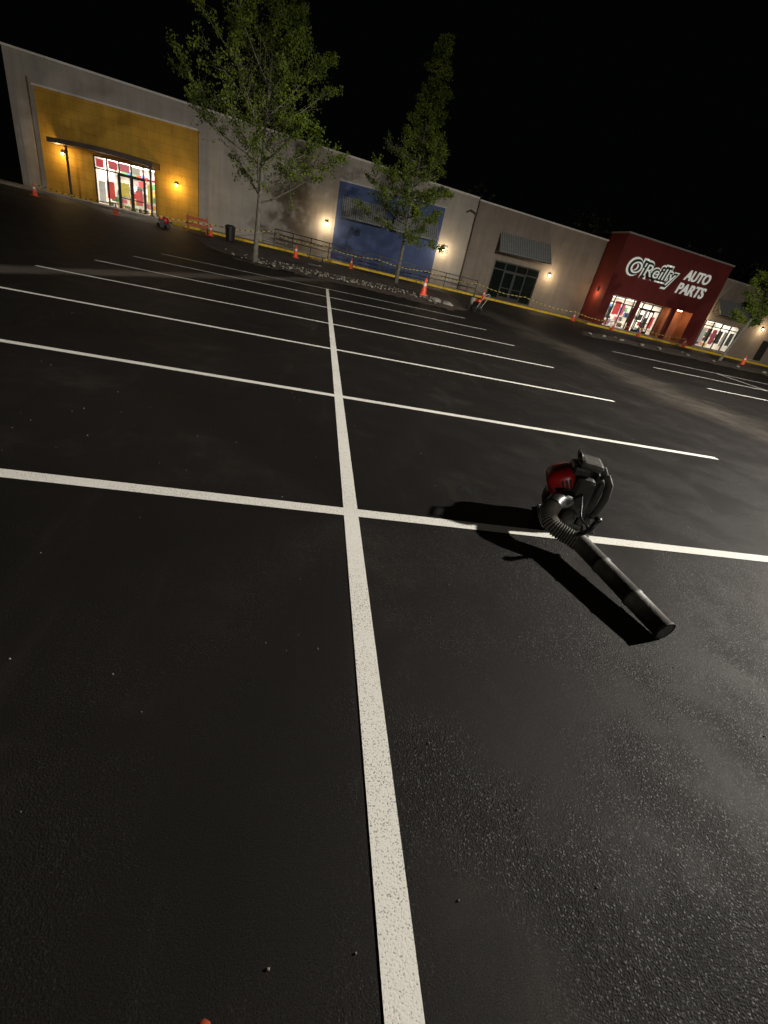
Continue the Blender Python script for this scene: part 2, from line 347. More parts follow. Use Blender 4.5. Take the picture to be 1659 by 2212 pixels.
def room(parent,xa,xb,za,zb,Yf,depth,power,goods):
    mb=MB(); y1=Yf+depth
    mb.add([(xa,Yf,za),(xa,y1,za),(xa,y1,zb),(xa,Yf,zb)],[(0,1,2,3)])
    mb.add([(xb,Yf,za),(xb,y1,za),(xb,y1,zb),(xb,Yf,zb)],[(0,3,2,1)])
    mb.add([(xa,y1,za),(xb,y1,za),(xb,y1,zb),(xa,y1,zb)],[(0,1,2,3)])
    mb.add([(xa,Yf,za),(xb,Yf,za),(xb,y1,za),(xa,y1,za)],[(0,1,2,3)])
    mb.add([(xa,Yf,zb),(xb,Yf,zb),(xb,y1,zb),(xa,y1,zb)],[(0,3,2,1)])
    mesh("interior_room",mb,M_INT,parent)
    for k in range(3):
        mb=MB(); cx=xa+(xb-xa)*(k+.5)/3; mb.box(cx-.45,cx+.45,Yf+.8,y1-.6,zb-.07,zb-.02)
        mesh("ceiling_light",mb,M_TUBEL,parent)
    li=bpy.data.lights.new("interior_light",'AREA'); li.energy=power; li.color=(1,.93,.8); li.shape='RECTANGLE'; li.size=(xb-xa)*.8; li.size_y=depth*.6
    lo=bpy.data.objects.new("interior_light",li); lo.location=((xa+xb)/2,Yf+depth*.5,zb-.12); COL.objects.link(lo)
    rows=int((zb-za-.5)/.5)
    for r in range(rows):
        x=xa+.15
        while x<xb-.5:
            w=random.uniform(.18,.5); h=random.uniform(.25,.44)
            yy=Yf+depth-random.uniform(.5,.9) if r>2 or random.random()<.4 else Yf+random.uniform(1.0,1.9)
            if random.random()<goods:
                mb=MB(); mb.box(x,x+w,yy,yy+.3,za+.15+r*.5,za+.15+r*.5+h); mesh("shelf_goods",mb,random.choice(GM),parent)
            x+=w+.04
def storefront(parent,xa,xb,za,zb,Yf,nv,transom,glass,door=None):
    mb=MB(); t=.09
    mb.box(xa,xb,Yf-.03,Yf+.07,zb-t,zb); mb.box(xa,xb,Yf-.03,Yf+.07,za,za+t)
    for k in range(nv+1):
        x=xa+(xb-xa-t)*k/nv; mb.box(x,x+t,Yf-.032,Yf+.072,za+t,zb-t)
    mb.box(xa,xb,Yf-.026,Yf+.066,transom,transom+t)
    mesh("window_frame",mb,M_FRAME,parent)
    mb=MB(); mb.add([(xa,Yf+.02,za),(xb,Yf+.02,za),(xb,Yf+.02,zb),(xa,Yf+.02,zb)],[(0,1,2,3)])
    mesh("window_glass",mb,glass,parent)
    if door:
        a,b=door; m=(a+b)/2
        for x0,x1 in ((a,m-.02),(m+.02,b)):
            mb=MB()
            mb.box(x0,x0+.11,Yf-.06,Yf-.034,za+.03,transom); mb.box(x1-.11,x1,Yf-.06,Yf-.034,za+.03,transom)
            mb.box(x0+.11,x1-.11,Yf-.06,Yf-.034,za+.03,za+.28); mb.box(x0+.11,x1-.11,Yf-.06,Yf-.034,transom-.12,transom); mb.box(x0+.11,x1-.11,Yf-.06,Yf-.034,za+1.0,za+1.07)
            mesh("door",mb,M_FRAME,parent)
def wall_lamp(parent,x,z,Yf,power,col=(1,.74,.44)):
    mb=MB()
    mb.box(x-.1,x+.1,Yf-.04,Yf-.003,z-.14,z+.18)
    mb.hexa([(x-.12,Yf-.26,z+.04),(x+.12,Yf-.26,z+.04),(x+.12,Yf-.041,z+.04),(x-.12,Yf-.041,z+.04)],[(x-.10,Yf-.2,z+.16),(x+.10,Yf-.2,z+.16),(x+.10,Yf-.041,z+.16),(x-.10,Yf-.041,z+.16)])
    l=mesh("wall_lamp",mb,M_BRONZE,parent)
    mb=MB(); mb.ell((x,Yf-.17,z-.02),(.09,.08,.07),12,7)
    mesh("lamp_lens",mb,M_BULB,l)
    li=bpy.data.lights.new("wall_lamp_light",'POINT'); li.energy=power; li.color=col; li.shadow_soft_size=.1
    lo=bpy.data.objects.new("wall_lamp_light",li); lo.location=(x,Yf-.7,z-.1); COL.objects.link(lo)
def awning(parent,x0,x1,ztop,zbot,Yf,proj,flare=0,m=None):
    mb=MB(); t=.05
    A=[(x0,Yf-.02,ztop),(x1,Yf-.02,ztop),(x1+flare,Yf-proj,zbot),(x0-flare,Yf-proj,zbot)]
    mb.hexa([(p[0],p[1],p[2]-t) for p in A],A)
    a=mesh("awning",mb,m or M_AWN,parent)
    for x in (x0,x1):
        s=flare*(1 if x==x1 else -1); mb=MB()
        mb.tube([(x,Yf-.03,ztop-.1),(x,Yf-.03,zbot+.02),(x+s,Yf-proj+.05,zbot-.08)],.03,6)
        mesh("awning_bracket",mb,M_FRAME,a)
    mb=MB(); mb.box(x0-flare,x1+flare,Yf-proj-.02,Yf-proj+.02,zbot-.14,zbot-.052)
    mesh("awning_edge",mb,M_FRAME,a)
    return a
YF=45.0
B=thing("store_building",(0,YF,0),"long grey stucco store with ochre entrance and blue panel","building")
mb=MB(); ops=[(-18.8,-14.2,.12,3.65)]
facade(mb,-24.3,13.0,8.8,7.42,YF,ops); shell(mb,-24.3,13.0,8.8,7.42,YF,75)
mesh("wall",mb,M_GREY,B)
mb=MB(); coping(mb,-24.4,13.0,8.8,7.42,YF,75); mesh("roof_coping",mb,M_TRIM,B)
mb=MB(); yp=YF-.35
facade(mb,-22.4,-10.9,6.95,6.85,yp,[(-18.8,-14.2,.12,3.65)])
for xx,zt in ((-22.4,6.95),(-10.9,6.85)): mb.add([(xx,yp,-1),(xx,YF-.002,-1),(xx,YF-.002,zt),(xx,yp,zt)],[(0,1,2,3)])
for xx in (-18.8,-14.2): mb.add([(xx,yp,.12),(xx,YF,.12),(xx,YF,3.65),(xx,yp,3.65)],[(0,1,2,3)])
mb.add([(-18.8,yp,3.65),(-14.2,yp,3.65),(-14.2,YF,3.65),(-18.8,YF,3.65)],[(0,1,2,3)])
E=mesh("entrance_wall",mb,M_YEL,B)
mb=MB(); mb.hexa([(-22.5,yp-.06,6.955),(-10.8,yp-.06,6.855),(-10.8,YF-.002,6.855),(-22.5,YF-.002,6.955)],[(-22.5,yp-.06,7.07),(-10.8,yp-.06,6.97),(-10.8,YF-.002,6.97),(-22.5,YF-.002,7.07)])
mesh("wall_cap",mb,M_TRIM,E)
mb=MB(); mb.box(-23.7,-22.9,YF-.25,YF-.002,-.8,7.4); mesh("pilaster",mb,M_GREY,B)
room(B,-18.8,-14.2,.12,3.65,YF+.002,4.5,240,.8)
storefront(B,-18.8,-14.2,.13,3.64,yp+.12,5,2.75,M_GLASS,door=(-17.1,-15.0))
for (x0,x1,z0,z1,c) in [(-18.65,-18.1,2.9,3.45,(.75,.05,.08)),(-17.75,-17.1,2.95,3.5,(.8,.12,.15)),(-16.9,-16.2,2.95,3.5,(.8,.2,.25)),(-16,-15.4,2.95,3.45,(.75,.7,.6)),(-18.6,-18.1,.5,2.0,(.7,.68,.6)),(-18.0,-17.4,.9,2.1,(.75,.08,.06)),(-16.9,-16.3,1.3,2.2,(.8,.65,.1)),(-15.8,-15.3,.9,1.9,(.75,.1,.1)),(-14.9,-14.5,1.3,2.5,(.75,.6,.1))]:
    mb=MB(); mb.box(x0,x1,yp+.16,yp+.165,z0,z1); mesh("poster",mb,mat("glowing_poster_print",c,.5,.2,7,emit=.4),B)  # print also emits: a glow put into the poster material, no lamp
mb=MB(); n=12; y0,y1=YF-2.3,yp-.003
V=[]
for k in range(n+1):
    a=-21.1+7.3*k/n; za=3.95+.16*math.sin(math.pi*k/n)
    V+=[(a,y0,za-.3),(a,y1,za-.3),(a,y1,za+.12),(a,y0,za)]
Fc=[]
for k in range(n):
    o=4*k
    for q in range(4): Fc.append((o+q,o+(q+1)%4,o+4+(q+1)%4,o+4+q))
Fc+=[(0,3,2,1),(4*n,4*n+1,4*n+2,4*n+3)]
mb.add(V,Fc)
cp=mesh("canopy",mb,M_BRONZE,B)
for x in (-20.0,-14.1):
    mb=MB(); mb.tube([(x,YF-1.9,-.2),(x,YF-1.9,3.7)],.09,10); mb.box(x-.16,x+.16,YF-2.06,YF-1.74,-.3,.42); mesh("canopy_post",mb,M_BRONZE,cp)
wall_lamp(B,-20.9,3.2,yp,85,(1,.64,.26)); wall_lamp(B,-12.55,2.95,yp,85,(1,.64,.26))
mb=MB(); mb.box(.55,10.1,YF-.14,YF-.002,-.8,6.1); mesh("blue_panel",mb,M_BLUE,B)
mb=MB(); mb.box(.45,10.2,YF-.2,YF-.002,6.102,6.22); mesh("panel_cap",mb,M_DTRIM,B)
awning(B,1.0,4.9,5.1,3.65,YF-.14,1.0,.05); awning(B,5.7,9.7,5.05,3.6,YF-.14,1.0,.05)
wall_lamp(B,-.15,2.85,YF,110); wall_lamp(B,10.75,3.0,YF,110)
mb=MB(); mb.tube([(12.1,YF-.12,6.25),(12.4,YF-.25,6.45),(12.9,YF-.2,6.3),(13.0,YF-.14,6.1),(13.0,YF-.14,-.2)],.07,8)
for z in (1.2,3.4,5.4): mb.box(12.9,13.1,YF-.2,YF-.01,z,z+.06)
mesh("downspout",mb,M_BRONZE,B)
B2=thing("store_building",(19.5,YF,0),"taupe stucco shop unit with grey awning over dark doors","building")
mb=MB(); Y2=YF-.12
facade(mb,13.08,26.45,7.30,6.87,Y2,[(16.0,20.7,-.02,3.2)]); shell(mb,13.08,26.45,7.30,6.87,Y2,75)
mesh("wall",mb,M_DGREY,B2)
mb=MB(); coping(mb,13.05,26.5,7.30,6.87,Y2,75,.12); mesh("roof_coping",mb,M_TRIM,B2)
mb=MB(); mb.add([(16.0,Y2+.3,-.05),(20.7,Y2+.3,-.05),(20.7,Y2+.3,3.2),(16.0,Y2+.3,3.2)],[(0,1,2,3)])
for xx in (16.0,20.7): mb.add([(xx,Y2,-.05),(xx,Y2+.3,-.05),(xx,Y2+.3,3.2),(xx,Y2,3.2)],[(0,1,2,3)])
mb.add([(16,Y2,3.2),(20.7,Y2,3.2),(20.7,Y2+.3,3.2),(16,Y2+.3,3.2)],[(0,1,2,3)])
mesh("door_recess",mb,M_FRAME,B2)
storefront(B2,16.02,20.68,-.02,3.18,Y2+.12,4,2.45,M_DGLASS,door=(17.2,19.5))
awning(B2,15.75,20.9,5.45,3.95,Y2,1.35,.1)
wall_lamp(B2,21.75,3.0,Y2,110)
B3=thing("store_building",(32.4,42,0),"dark red stucco auto parts shop with lit windows","building")
YR=42.0; x0,x1=26.55,38.35
mb=MB(); O=(27.5,36.6,-.24,2.62)
facade(mb,x0,x1,7.55,7.15,YR,[O]); shell(mb,x0,x1,7.55,7.15,YR,74,roofdrop=.4)
mesh("wall",mb,M_RED,B3)
mb=MB(); coping(mb,x0-.06,x1+.06,7.55,7.15,YR,74,.13); mesh("roof_coping",mb,M_DTRIM,B3)
mb=MB(); YI=YR+1.3
mb.add([(O[0],YR,O[2]),(O[0],YI,O[2]),(O[0],YI,O[3]),(O[0],YR,O[3])],[(0,1,2,3)]); mb.add([(O[1],YR,O[2]),(O[1],YI,O[2]),(O[1],YI,O[3]),(O[1],YR,O[3])],[(0,3,2,1)])
mb.add([(O[0],YR,O[3]),(O[1],YR,O[3]),(O[1],YI,O[3]),(O[0],YI,O[3])],[(0,1,2,3)])
mb.add([(34.1,YI,O[2]),(36.6,YI,O[2]),(36.6,YI,O[3]),(34.1,YI,O[3])],[(0,1,2,3)])
mesh("recess_wall",mb,M_PEACH,B3)
for a,c in ((30.3,30.6),(34.3,34.7)):
    mb=MB(); mb.box(a,c,YR+.02,YR+.35,O[2],O[3]-.004); mesh("column",mb,M_RED,B3)
room(B3,27.5,34.1,-.24,2.62,YI+.002,5,190,.95)
storefront(B3,27.52,34.08,-.23,2.6,YI,6,2.0,M_GLASS,door=(31.6,33.4))
for (xa,xb,za,zb,c) in [(28.9,29.6,1.0,2.2,(.75,.04,.05)),(29.7,30.1,1.0,2.0,(.8,.1,.25)),(33.3,33.8,.4,1.5,(.7,.05,.05)),(27.8,28.3,.2,1.1,(.6,.6,.55)),(31.9,32.4,1.0,1.5,(.03,.03,.03)),(28.4,28.8,.5,1.6,(.03,.03,.04)),(30.8,31.3,.5,1.9,(.03,.03,.03)),(32.7,33.1,.3,1.3,(.03,.03,.03))]:
    mb=MB(); mb.box(xa,xb,YI+.1,YI+.105,za,zb); mesh("poster",mb,mat("glowing_poster_print",c,.5,.2,7,emit=.4),B3)  # posters brightened by their own emission, painted light on the paper
mb=MB(); mb.box(35.35,35.65,YR+.4,YR+.7,2.56,2.615); mesh("soffit_lamp",mb,M_BULB,B3)
li=bpy.data.lights.new("soffit_light",'POINT'); li.energy=16; li.color=(1,.55,.26); li.shadow_soft_size=.1
lo=bpy.data.objects.new("soffit_light",li); lo.location=(35.5,YR+.55,2.3); COL.objects.link(lo)
mb=MB(); mb.box(x0-.16,x0-.003,43.3,43.55,2.6,2.85); mesh("side_lamp",mb,M_BRONZE,B3)
li=bpy.data.lights.new("side_light",'POINT'); li.energy=40; li.color=(1,.6,.3); li.shadow_soft_size=.1
lo=bpy.data.objects.new("side_light",li); lo.location=(x0-.45,43.4,2.45); COL.objects.link(lo)
B4=thing("store_building",(48,YF,0),"grey-beige shop unit with small awning and display window","building")
mb=MB(); facade(mb,38.45,66,6.45,5.6,YF,[(41.0,45.6,-.3,2.45)]); shell(mb,38.45,66,6.45,5.6,YF,75); mesh("wall",mb,M_DGREY,B4)
mb=MB(); coping(mb,38.45,66.1,6.45,5.6,YF,75,.12); mesh("roof_coping",mb,M_DTRIM,B4)
room(B4,41.0,45.6,-.3,2.45,YF+.002,4,7,.97); storefront(B4,41.02,45.58,-.29,2.44,YF,4,1.9,M_GLASS)
for k,c in enumerate([(.5,.5,.48),(.03,.03,.03),(.5,.05,.12),(.03,.03,.03),(.5,.48,.45),(.04,.04,.05)]):
    mb=MB(); mb.box(41.2+.72*k,41.75+.72*k,YF+.12,YF+.125,.2+.2*(k%2),1.7); mesh("poster",mb,mat("glowing_poster_print",c,.5,.2,7,emit=.2),B4)  # weaker glow painted into these posters by emission
awning(B4,41.2,46.0,4.6,3.2,YF,1.3,.1)
wall_lamp(B4,40.3,2.75,YF,100); wall_lamp(B4,48.2,2.8,YF,100)
mb=MB(); mb.box(49.2,50.2,YF-.03,YF-.003,-.35,1.75); mesh("door",mb,M_FRAME,B4)
# ------------------------------------------------------------ signs
def text_mesh(name,s,m,parent,x0,x1,z0,z1,y,shear=.2,offset=0,ext=.04):
    cu=bpy.data.curves.new(name,'FONT'); cu.body=s; cu.extrude=ext; cu.offset=offset; cu.shear=shear; cu.resolution_u=4
    ob=bpy.data.objects.new(name,cu); COL.objects.link(ob)
    dg=bpy.context.evaluated_depsgraph_get(); me=bpy.data.meshes.new_from_object(ob.evaluated_get(dg))
    bpy.data.objects.remove(ob)
    V=np.array([v.co for v in me.vertices]); mn=V.min(0);mxx=V.max(0)
    mb=MB()
    for p in V:
        mb.v.append((x0+(x1-x0)*(p[0]-mn[0])/(mxx[0]-mn[0]),y-p[2],z0+(z1-z0)*(p[1]-mn[1])/(mxx[1]-mn[1])))
    mb.f=[tuple(p.vertices) for p in me.polygons]
    return mesh(name,mb,m,parent)
M_SW=mat("sign_white",(.8,.8,.76),.5,.03,emit=.30,ecol=(.9,.95,.85)); M_SD=mat("sign_dark_green",(.008,.02,.012),.5,.05); M_SW2=mat("sign_halo",(.8,.8,.75),.5,.03,emit=.28,ecol=(.9,.93,.85))
S=thing("shop_sign",(30.4,YR-.1,4.2),"white script letters with dark outline on red wall","sign")
text_mesh("letter_halo","O'Reilly",M_SW2,S,27.55,33.2,4.0,6.05,YR-.06,.15,.10,.02)
text_mesh("letter_outline","O'Reilly",M_SD,S,27.73,33.02,4.17,5.88,YR-.12,.15,.07,.02)
text_mesh("letter_face","O'Reilly",M_SW,S,27.93,32.82,4.36,5.69,YR-.17,.15,.0,.02)
S=thing("shop_sign",(35,YR-.1,3.8),"plain white block letters in two rows on red wall","sign")
text_mesh("letter_row","AUTO",M_SW,S,33.75,36.55,5.15,6.05,YR-.1,.2,.02,.05)
text_mesh("letter_row","PARTS",M_SW,S,33.5,36.7,3.95,4.9,YR-.1,.2,.02,.05)
# ------------------------------------------------------------ railing
R_=thing("handrail",(5,42.3,.1),"dark metal pipe railing along the sidewalk ramp","railing")
def zr(x): return .05-.0115*x+.15
for h in (.45,.78,1.1):
    mb=MB(); mb.tube([(-4.3,42.3,zr(-4.3)+h+.15),(3,42.3,zr(3)+h+.05),(14,42.3,zr(14)+h)],.035,6)
    mesh("rail",mb,M_FRAME,R_)
for i in range(13):
    x=-4.3+i*18.3/12; mb=MB(); mb.tube([(x,42.3,zr(x)-.05),(x,42.3,zr(x)+1.1+(.15 if x<0 else .05))],.035,6)
    mesh("rail_post",mb,M_FRAME,R_)
# ------------------------------------------------------------ cones
def cone():
    e=thing("traffic_cone",(0,0,0),"orange traffic cone with white collar on square base","traffic cone","traffic cones around the work area")
    mb=MB(); mb.tube([(0,0,.035),(0,0,.06),(0,0,.4),(0,0,.7),(0,0,.715)],[.165,.15,.09,.034,.02],16); mesh("cone_body",mb,M_ORANGE,e,smooth=True)
    mb=MB(); mb.tube([(0,0,.4),(0,0,.52)],[.0935,.069],16,cap=False); mesh("cone_collar",mb,M_WHITE,e)
    mb=MB(); mb.box(-.19,.19,-.19,.19,0,.034); mesh("cone_base",mb,M_ORANGE,e,bevel=.01)
    return e
c0=cone()
cps=[(5.15,23.3,1.15),(2.0,36.3,1.1),(-2.0,32.3,1),(-18.8,35.2,.95),(-13.9,34.9,.95),(13.6,38.4,1.05),(22.2,38.1,1),(26.2,38.0,1),(29,38.0,1),(33.6,37.6,1.1),(29.1,26.2,.9),(-8.3,36.8,1),(8.5,38.6,.9)]
for i,(x,y,s) in enumerate(cps):
    z=gz(x,y)+(.1 if inside(x,y,P1) else 0)
    if i==0: c0.location=(x,y,z); c0.scale=(s,s,s)
    else: duplicate(c0,(x,y,z),random.uniform(0,3),s)
def tape(pts,sag=.18):
    mb=MB(); V=[]
    for j,(a,b) in enumerate(zip(pts[:-1],pts[1:])):
        a=Vector(a);b=Vector(b);n=10
        for k in range(n+(1 if j==len(pts)-2 else 0)):
            t=k/n; p=a.lerp(b,t); p.z-=sag*4*t*(1-t)+.02*math.sin(t*23); V+= [tuple(p),tuple(p+Vector((0,.01,.055)))]
    mb.add(V,[(2*k,2*k+2,2*k+3,2*k+1) for k in range(len(V)//2-1)])
    return single("caution_tape",mb,M_TAPE,"yellow caution tape sagging between the traffic cones","caution tape")
def T(x,y,h=.72): return (x,y,gz(x,y)+h)
tape([T(-18.8,35.2,.66),T(-13.9,34.9,.66),T(-8.3,36.8,.7),(-4.3,42.25,1.3)])
tape([(-4.2,41.9,1.15),(0,41.9,1.05),(4.5,41.9,1.0),(9,41.9,.95),(14,41.9,.9),T(18,40,.9),T(22.2,38.1)])
tape([T(22.2,38.1),T(26.2,38),T(29,38),T(33.6,37.6)])
# ------------------------------------------------------------ barricade, bin, machines, trestle
e=thing("traffic_barricade",(-9.2,37,gz(-9.2,37)),"faded orange folding barricade beside the curb","barricade")
z=gz(-9.2,37)
for x in (-9.9,-8.6):
    mb=MB(); mb.tube([(x,36.7,z),(x,37,z+1.05),(x,37.3,z)],.035,6); mesh("barricade_leg",mb,M_BARR,e)
for a,b,y in ((.78,.95,36.86),(.4,.55,36.78)):
    mb=MB(); mb.box(-10,-8.5,y,y+.03,z+a,z+b); mesh("barricade_board",mb,M_BARR,e)
z=gz(-6.9,36.5)
e=thing("trash_can",(-6.9,36.5,z),"dark ribbed trash can standing near the curb","trash can")
mb=MB(); mb.tube([(-6.9,36.5,z),(-6.9,36.5,z+.1),(-6.9,36.5,z+.85)],[.3,.31,.36],16); mesh("bin_body",mb,M_BLACK,e)
mb=MB(); mb.tube([(-6.9,36.5,z+.852),(-6.9,36.5,z+.9),(-6.9,36.5,z+1.0)],[.39,.39,.2],16); mesh("bin_lid",mb,M_BLACKM,e)
def machine(x,y,rot,body,label):
    z=gz(x,y); e=thing("walk_behind_machine",(x,y,z),label,"machine","walk-behind machines left on the lot")
    Mx=Matrix.Translation((x,y,z))@Matrix.Rotation(rot,4,'Z')
    def part(n,mb,m,**k): mesh(n,mb.xf(Mx),m,e,**k)
    mb=MB(); mb.box(-.32,.32,-.2,.2,.14,.22); mb.box(-.28,.0,-.16,.16,.22,.46); part("machine_frame",mb,M_FRAME,bevel=.01)
    mb=MB(); mb.ell((.14,0,.42),(.18,.17,.2),12,8,.7); part("engine",mb,body,smooth=True)
    mb=MB(); mb.box(-.24,-.06,-.1,.1,.465,.58); part("fuel_tank",mb,M_ORANGE,bevel=.02)
    for yy in (-.24,.24):
        for xx in (-.2,.22):
            mb=MB(); mb.tube([(xx,yy-.03,.13),(xx,yy+.03,.13)],.13,16); part("wheel",mb,M_BLACKM)
    mb=MB(); mb.tube([(-.28,-.17,.2),(-.62,-.19,.85),(-.66,0,.9),(-.62,.19,.85),(-.28,.17,.2)],.02,6); part("push_handle",mb,M_DTRIM)
machine(7.45,21.3,2.2,M_ROCK,"small grey walk-behind machine with orange tank on asphalt")
machine(-10.6,33.6,.6,M_REDP,"small walk-behind machine with red engine near store entrance")
z=gz(-.6,24.5)+.1
mb=MB()
for x in (-.95,-.25):
    mb.tube([(x,24.2,z-.05),(x,24.5,z+.62)],.03,6); mb.tube([(x,24.8,z-.05),(x,24.5,z+.62)],.03,6)
mb.box(-1.1,-.1,24.46,24.54,z+.6,z+.68); mb.box(-.97,-.23,24.28,24.31,z+.2,z+.26)
single("trestle",mb,M_FRAME,"low dark folding trestle standing on the dirt bed","trestle")
# ------------------------------------------------------------ trees
def tree(loc,H,cs,prof,nb,leafsz,nleaf,label,up=.5,lean=(0,0),r0=.13,seed=1):
    rg=np.random.default_rng(seed); x,y=loc; z=gz(x,y)
    e=thing("street_tree",(x,y,z),label,"tree")
    mb=MB(); n=14; ax=[]
    for i in range(n+1):
        t=i/n; ax.append(Vector((x+lean[0]*t+.10*math.sin(t*5+seed)*t,y+lean[1]*t+.08*math.cos(t*4+seed)*t,z-.05+H*t)))
    mb.tube(ax,[r0*(1.25 if i==0 else 1)*(1-.93*i/n) for i in range(n+1)],9)
    pts=[];wt=[]
    def at(t):
        f=t*n;i=min(n-1,int(f)); return ax[i].lerp(ax[i+1],f-i)
    for b in range(nb):
        t=cs/H+(1-cs/H)*((b+rg.uniform(0,1))/nb)**.95
        if t>.985: continue
        p0=at(t); az=b*2.399+rg.uniform(-.4,.4); L=prof((t-cs/H)/(1-cs/H))*rg.uniform(.62,1.18)
        el=up+rg.uniform(-.15,.25)+.35*((t-cs/H)/(1-cs/H))
        d=Vector((math.cos(az)*math.cos(el),math.sin(az)*math.cos(el),math.sin(el)))
        path=[p0];m=7
        for k in range(1,m+1):
            d=(d+Vector((rg.normal(0,.07),rg.normal(0,.07),rg.normal(.03,.06)))).normalized(); path.append(path[-1]+d*L/m)
        rb=r0*.32*(1-t)+.012
        mb.tube(path,[rb*(1-.85*k/m) for k in range(m+1)],5,cap=False)
        for k in range(1,m+1):
            for q in range(3 if k<m else 4):
                s=path[k]; dd=(d+Vector((rg.normal(0,.75),rg.normal(0,.75),rg.normal(.1,.5)))).normalized(); l=L*rg.uniform(.14,.36)*(1.15-.6*k/m)+.12
                pp=[s,s+dd*l*.5+Vector((0,0,rg.normal(0,.04))),s+dd*l]
                mb.tube(pp,[.009,.006,.003],3,cap=False)
                for w in range(5): 
                    u=(w+1)/5; pts.append(s.lerp(pp[2],u)); wt.append(.35+k/m)
    mesh("trunk",mb,M_BARK,e,smooth=True)
    P=np.array(pts); w=np.array(wt)
    cl=np.array([noise.noise(Vector(p)*1.1+Vector((seed*7,0,0))) for p in pts]); w=w*np.clip(.75+1.7*cl,.04,2)
    idx=rg.choice(len(P),nleaf,p=w/w.sum()); C=P[idx]+rg.normal(0,.075,(nleaf,3))
    a=rg.normal(size=(nleaf,3)); a/=np.linalg.norm(a,axis=1)[:,None]; b=np.cross(a,rg.normal(size=(nleaf,3))); b/=np.linalg.norm(b,axis=1)[:,None]
    s=leafsz*rg.uniform(.6,1.3,(nleaf,1)); V=np.stack([C-a*s,C+b*s*.55,C+a*s,C-b*s*.55],1).reshape(-1,3)
    mc=MB(); mc.v=V.tolist(); mc.f=[(4*i,4*i+1,4*i+2,4*i+3) for i in range(nleaf)]
    mesh("crown",mc,M_LEAF,e)
    return e
tree((-3.3,21.3),11.8,2.4,lambda u:3.5*(.68+.55*math.sin(math.pi*min(1,u*1.5+.15)))*(1-.76*u),72,.052,40000,"tall broad young tree with sparse leaves in dirt bed",up=.34,seed=3,r0=.12,lean=(.5,0))
tree((4.55,29.4),11.9,2.5,lambda u:2.55*(.6+.55*math.sin(math.pi*min(1,u*1.6+.15)))*(1-u)**.75+.15,84,.062,32000,"slim conical young tree with leafy crown in dirt bed",up=.05,seed=21,r0=.12,lean=(.1,0))
tree((25.0,23.9),6.4,2.3,lambda u:2.1*(.6+.5*math.sin(math.pi*u))*(1-.5*u),34,.06,16000,"small leafy tree with pale leaning trunk by shops",.35,lean=(1.6,.2),seed=12,r0=.09)
nl=26000; cx=rng.uniform(15,120,nl); top=10+2.5*np.sin(cx*.31)+1.6*np.sin(cx*.83+1)+.02*(cx-15)
cz=rng.uniform(0,1,nl)**.7*top; cy=88+rng.normal(0,3,nl)
C=np.stack([cx,cy,cz],1)+rng.normal(0,.4,(nl,3)); a=rng.normal(size=(nl,3)); b=np.cross(a,rng.normal(size=(nl,3))); a/=np.linalg.norm(a,axis=1)[:,None];b/=np.linalg.norm(b,axis=1)[:,None]
V=np.stack([C-a*.4,C+b*.25,C+a*.4,C-b*.25],1).reshape(-1,3)
mc=MB(); mc.v=V.tolist(); mc.f=[(4*i,4*i+1,4*i+2,4*i+3) for i in range(nl)]
mesh("distant_wood",mc,M_LEAFD,kind="stuff")
# ------------------------------------------------------------ backpack blower
BL=thing("leaf_blower",(1.85,.25,0),"black and red backpack leaf blower with long tube on asphalt","leaf blower")
LM=Matrix.Translation((1.80,.25,0))@Matrix.Rotation(math.radians(-22),4,'Z')@Matrix.Scale(.94,4)
def bp(n,mb,m,smooth=False,bevel=0,parent=None): return mesh(n,mb.xf(LM),m,parent or BL,smooth=smooth,bevel=bevel)
mb=MB()
mb.tube([(-.2,-.15,.015),(.17,-.15,.015),(.2,-.13,.03),(.2,.13,.03),(.17,.15,.015),(-.2,.15,.015),(-.22,.13,.02),(-.22,-.13,.02),(-.2,-.15,.015)],.014,8)
mb.box(-.14,.12,-.145,.145,.02,.07)
bp("base_frame",mb,M_BLACK)
mb=MB()
mb.tube([(-.09,0,.25),(-.07,0,.25),(.03,0,.25),(.06,0,.25)],[.13,.185,.195,.15],26); mb.ell((-.02,-.13,.13),(.07,.09,.09),12,8,.8)
bp("fan_housing",mb,M_BLACKM,smooth=True)
mb=MB()
mb.hexa([(.07,-.14,.04),(.13,-.14,.04),(.13,.14,.04),(.07,.14,.04)],[(.06,-.11,.53),(.10,-.11,.53),(.10,.11,.53),(.06,.11,.53)])
bp("back_plate",mb,M_BLACK,bevel=.02)
mb=MB()
for yy in (-.05,0,.05): mb.ell((.145,yy,.27),(.035,.04,.2),10,10,.6)
mb.ell((.15,0,.12),(.05,.13,.05),12,8,.6)
bp("back_pad",mb,M_BLACKM,smooth=True)
mb=MB()
mb.ell((0,0,0),(.12,.15,.125),24,16,.55)
Mt=Matrix.Translation((-.155,-.01,.365))@Matrix.Rotation(math.radians(-30),4,'Y')
mb.xf(Mt)
bp("engine_cover",mb,M_REDP,smooth=True)
for k in range(3):
    mb=MB(); mb.box(-.0+.03*k,.012+.03*k,-.157,-.146,-.07,.05); mb.xf(Mt); bp("cooling_slot",mb,M_BLACK)
mb=MB(); mb.ell((-.15,0,.2),(.10,.125,.09),16,10,.6); bp("fuel_tank",mb,M_BLACK,smooth=True)
mb=MB(); mb.box(-.085,.08,-.18,.02,.13,.49); bp("engine_shroud",mb,M_BLACKM,bevel=.04)
mb=MB(); mb.tube([(.01,-.182,.29),(.01,-.195,.29)],.05,18); bp("starter_cap",mb,M_BLACK)
mb=MB(); mb.box(-.13,.03,-.12,.10,.45,.55); bp("engine_top",mb,M_BLACK,bevel=.025)
mb=MB(); mb.box(-.09,.1,-.12,.12,.535,.605); bp("air_cleaner",mb,M_TUBE,bevel=.03)  # tube's dusty grey reused here as painted highlights on the dark engine top
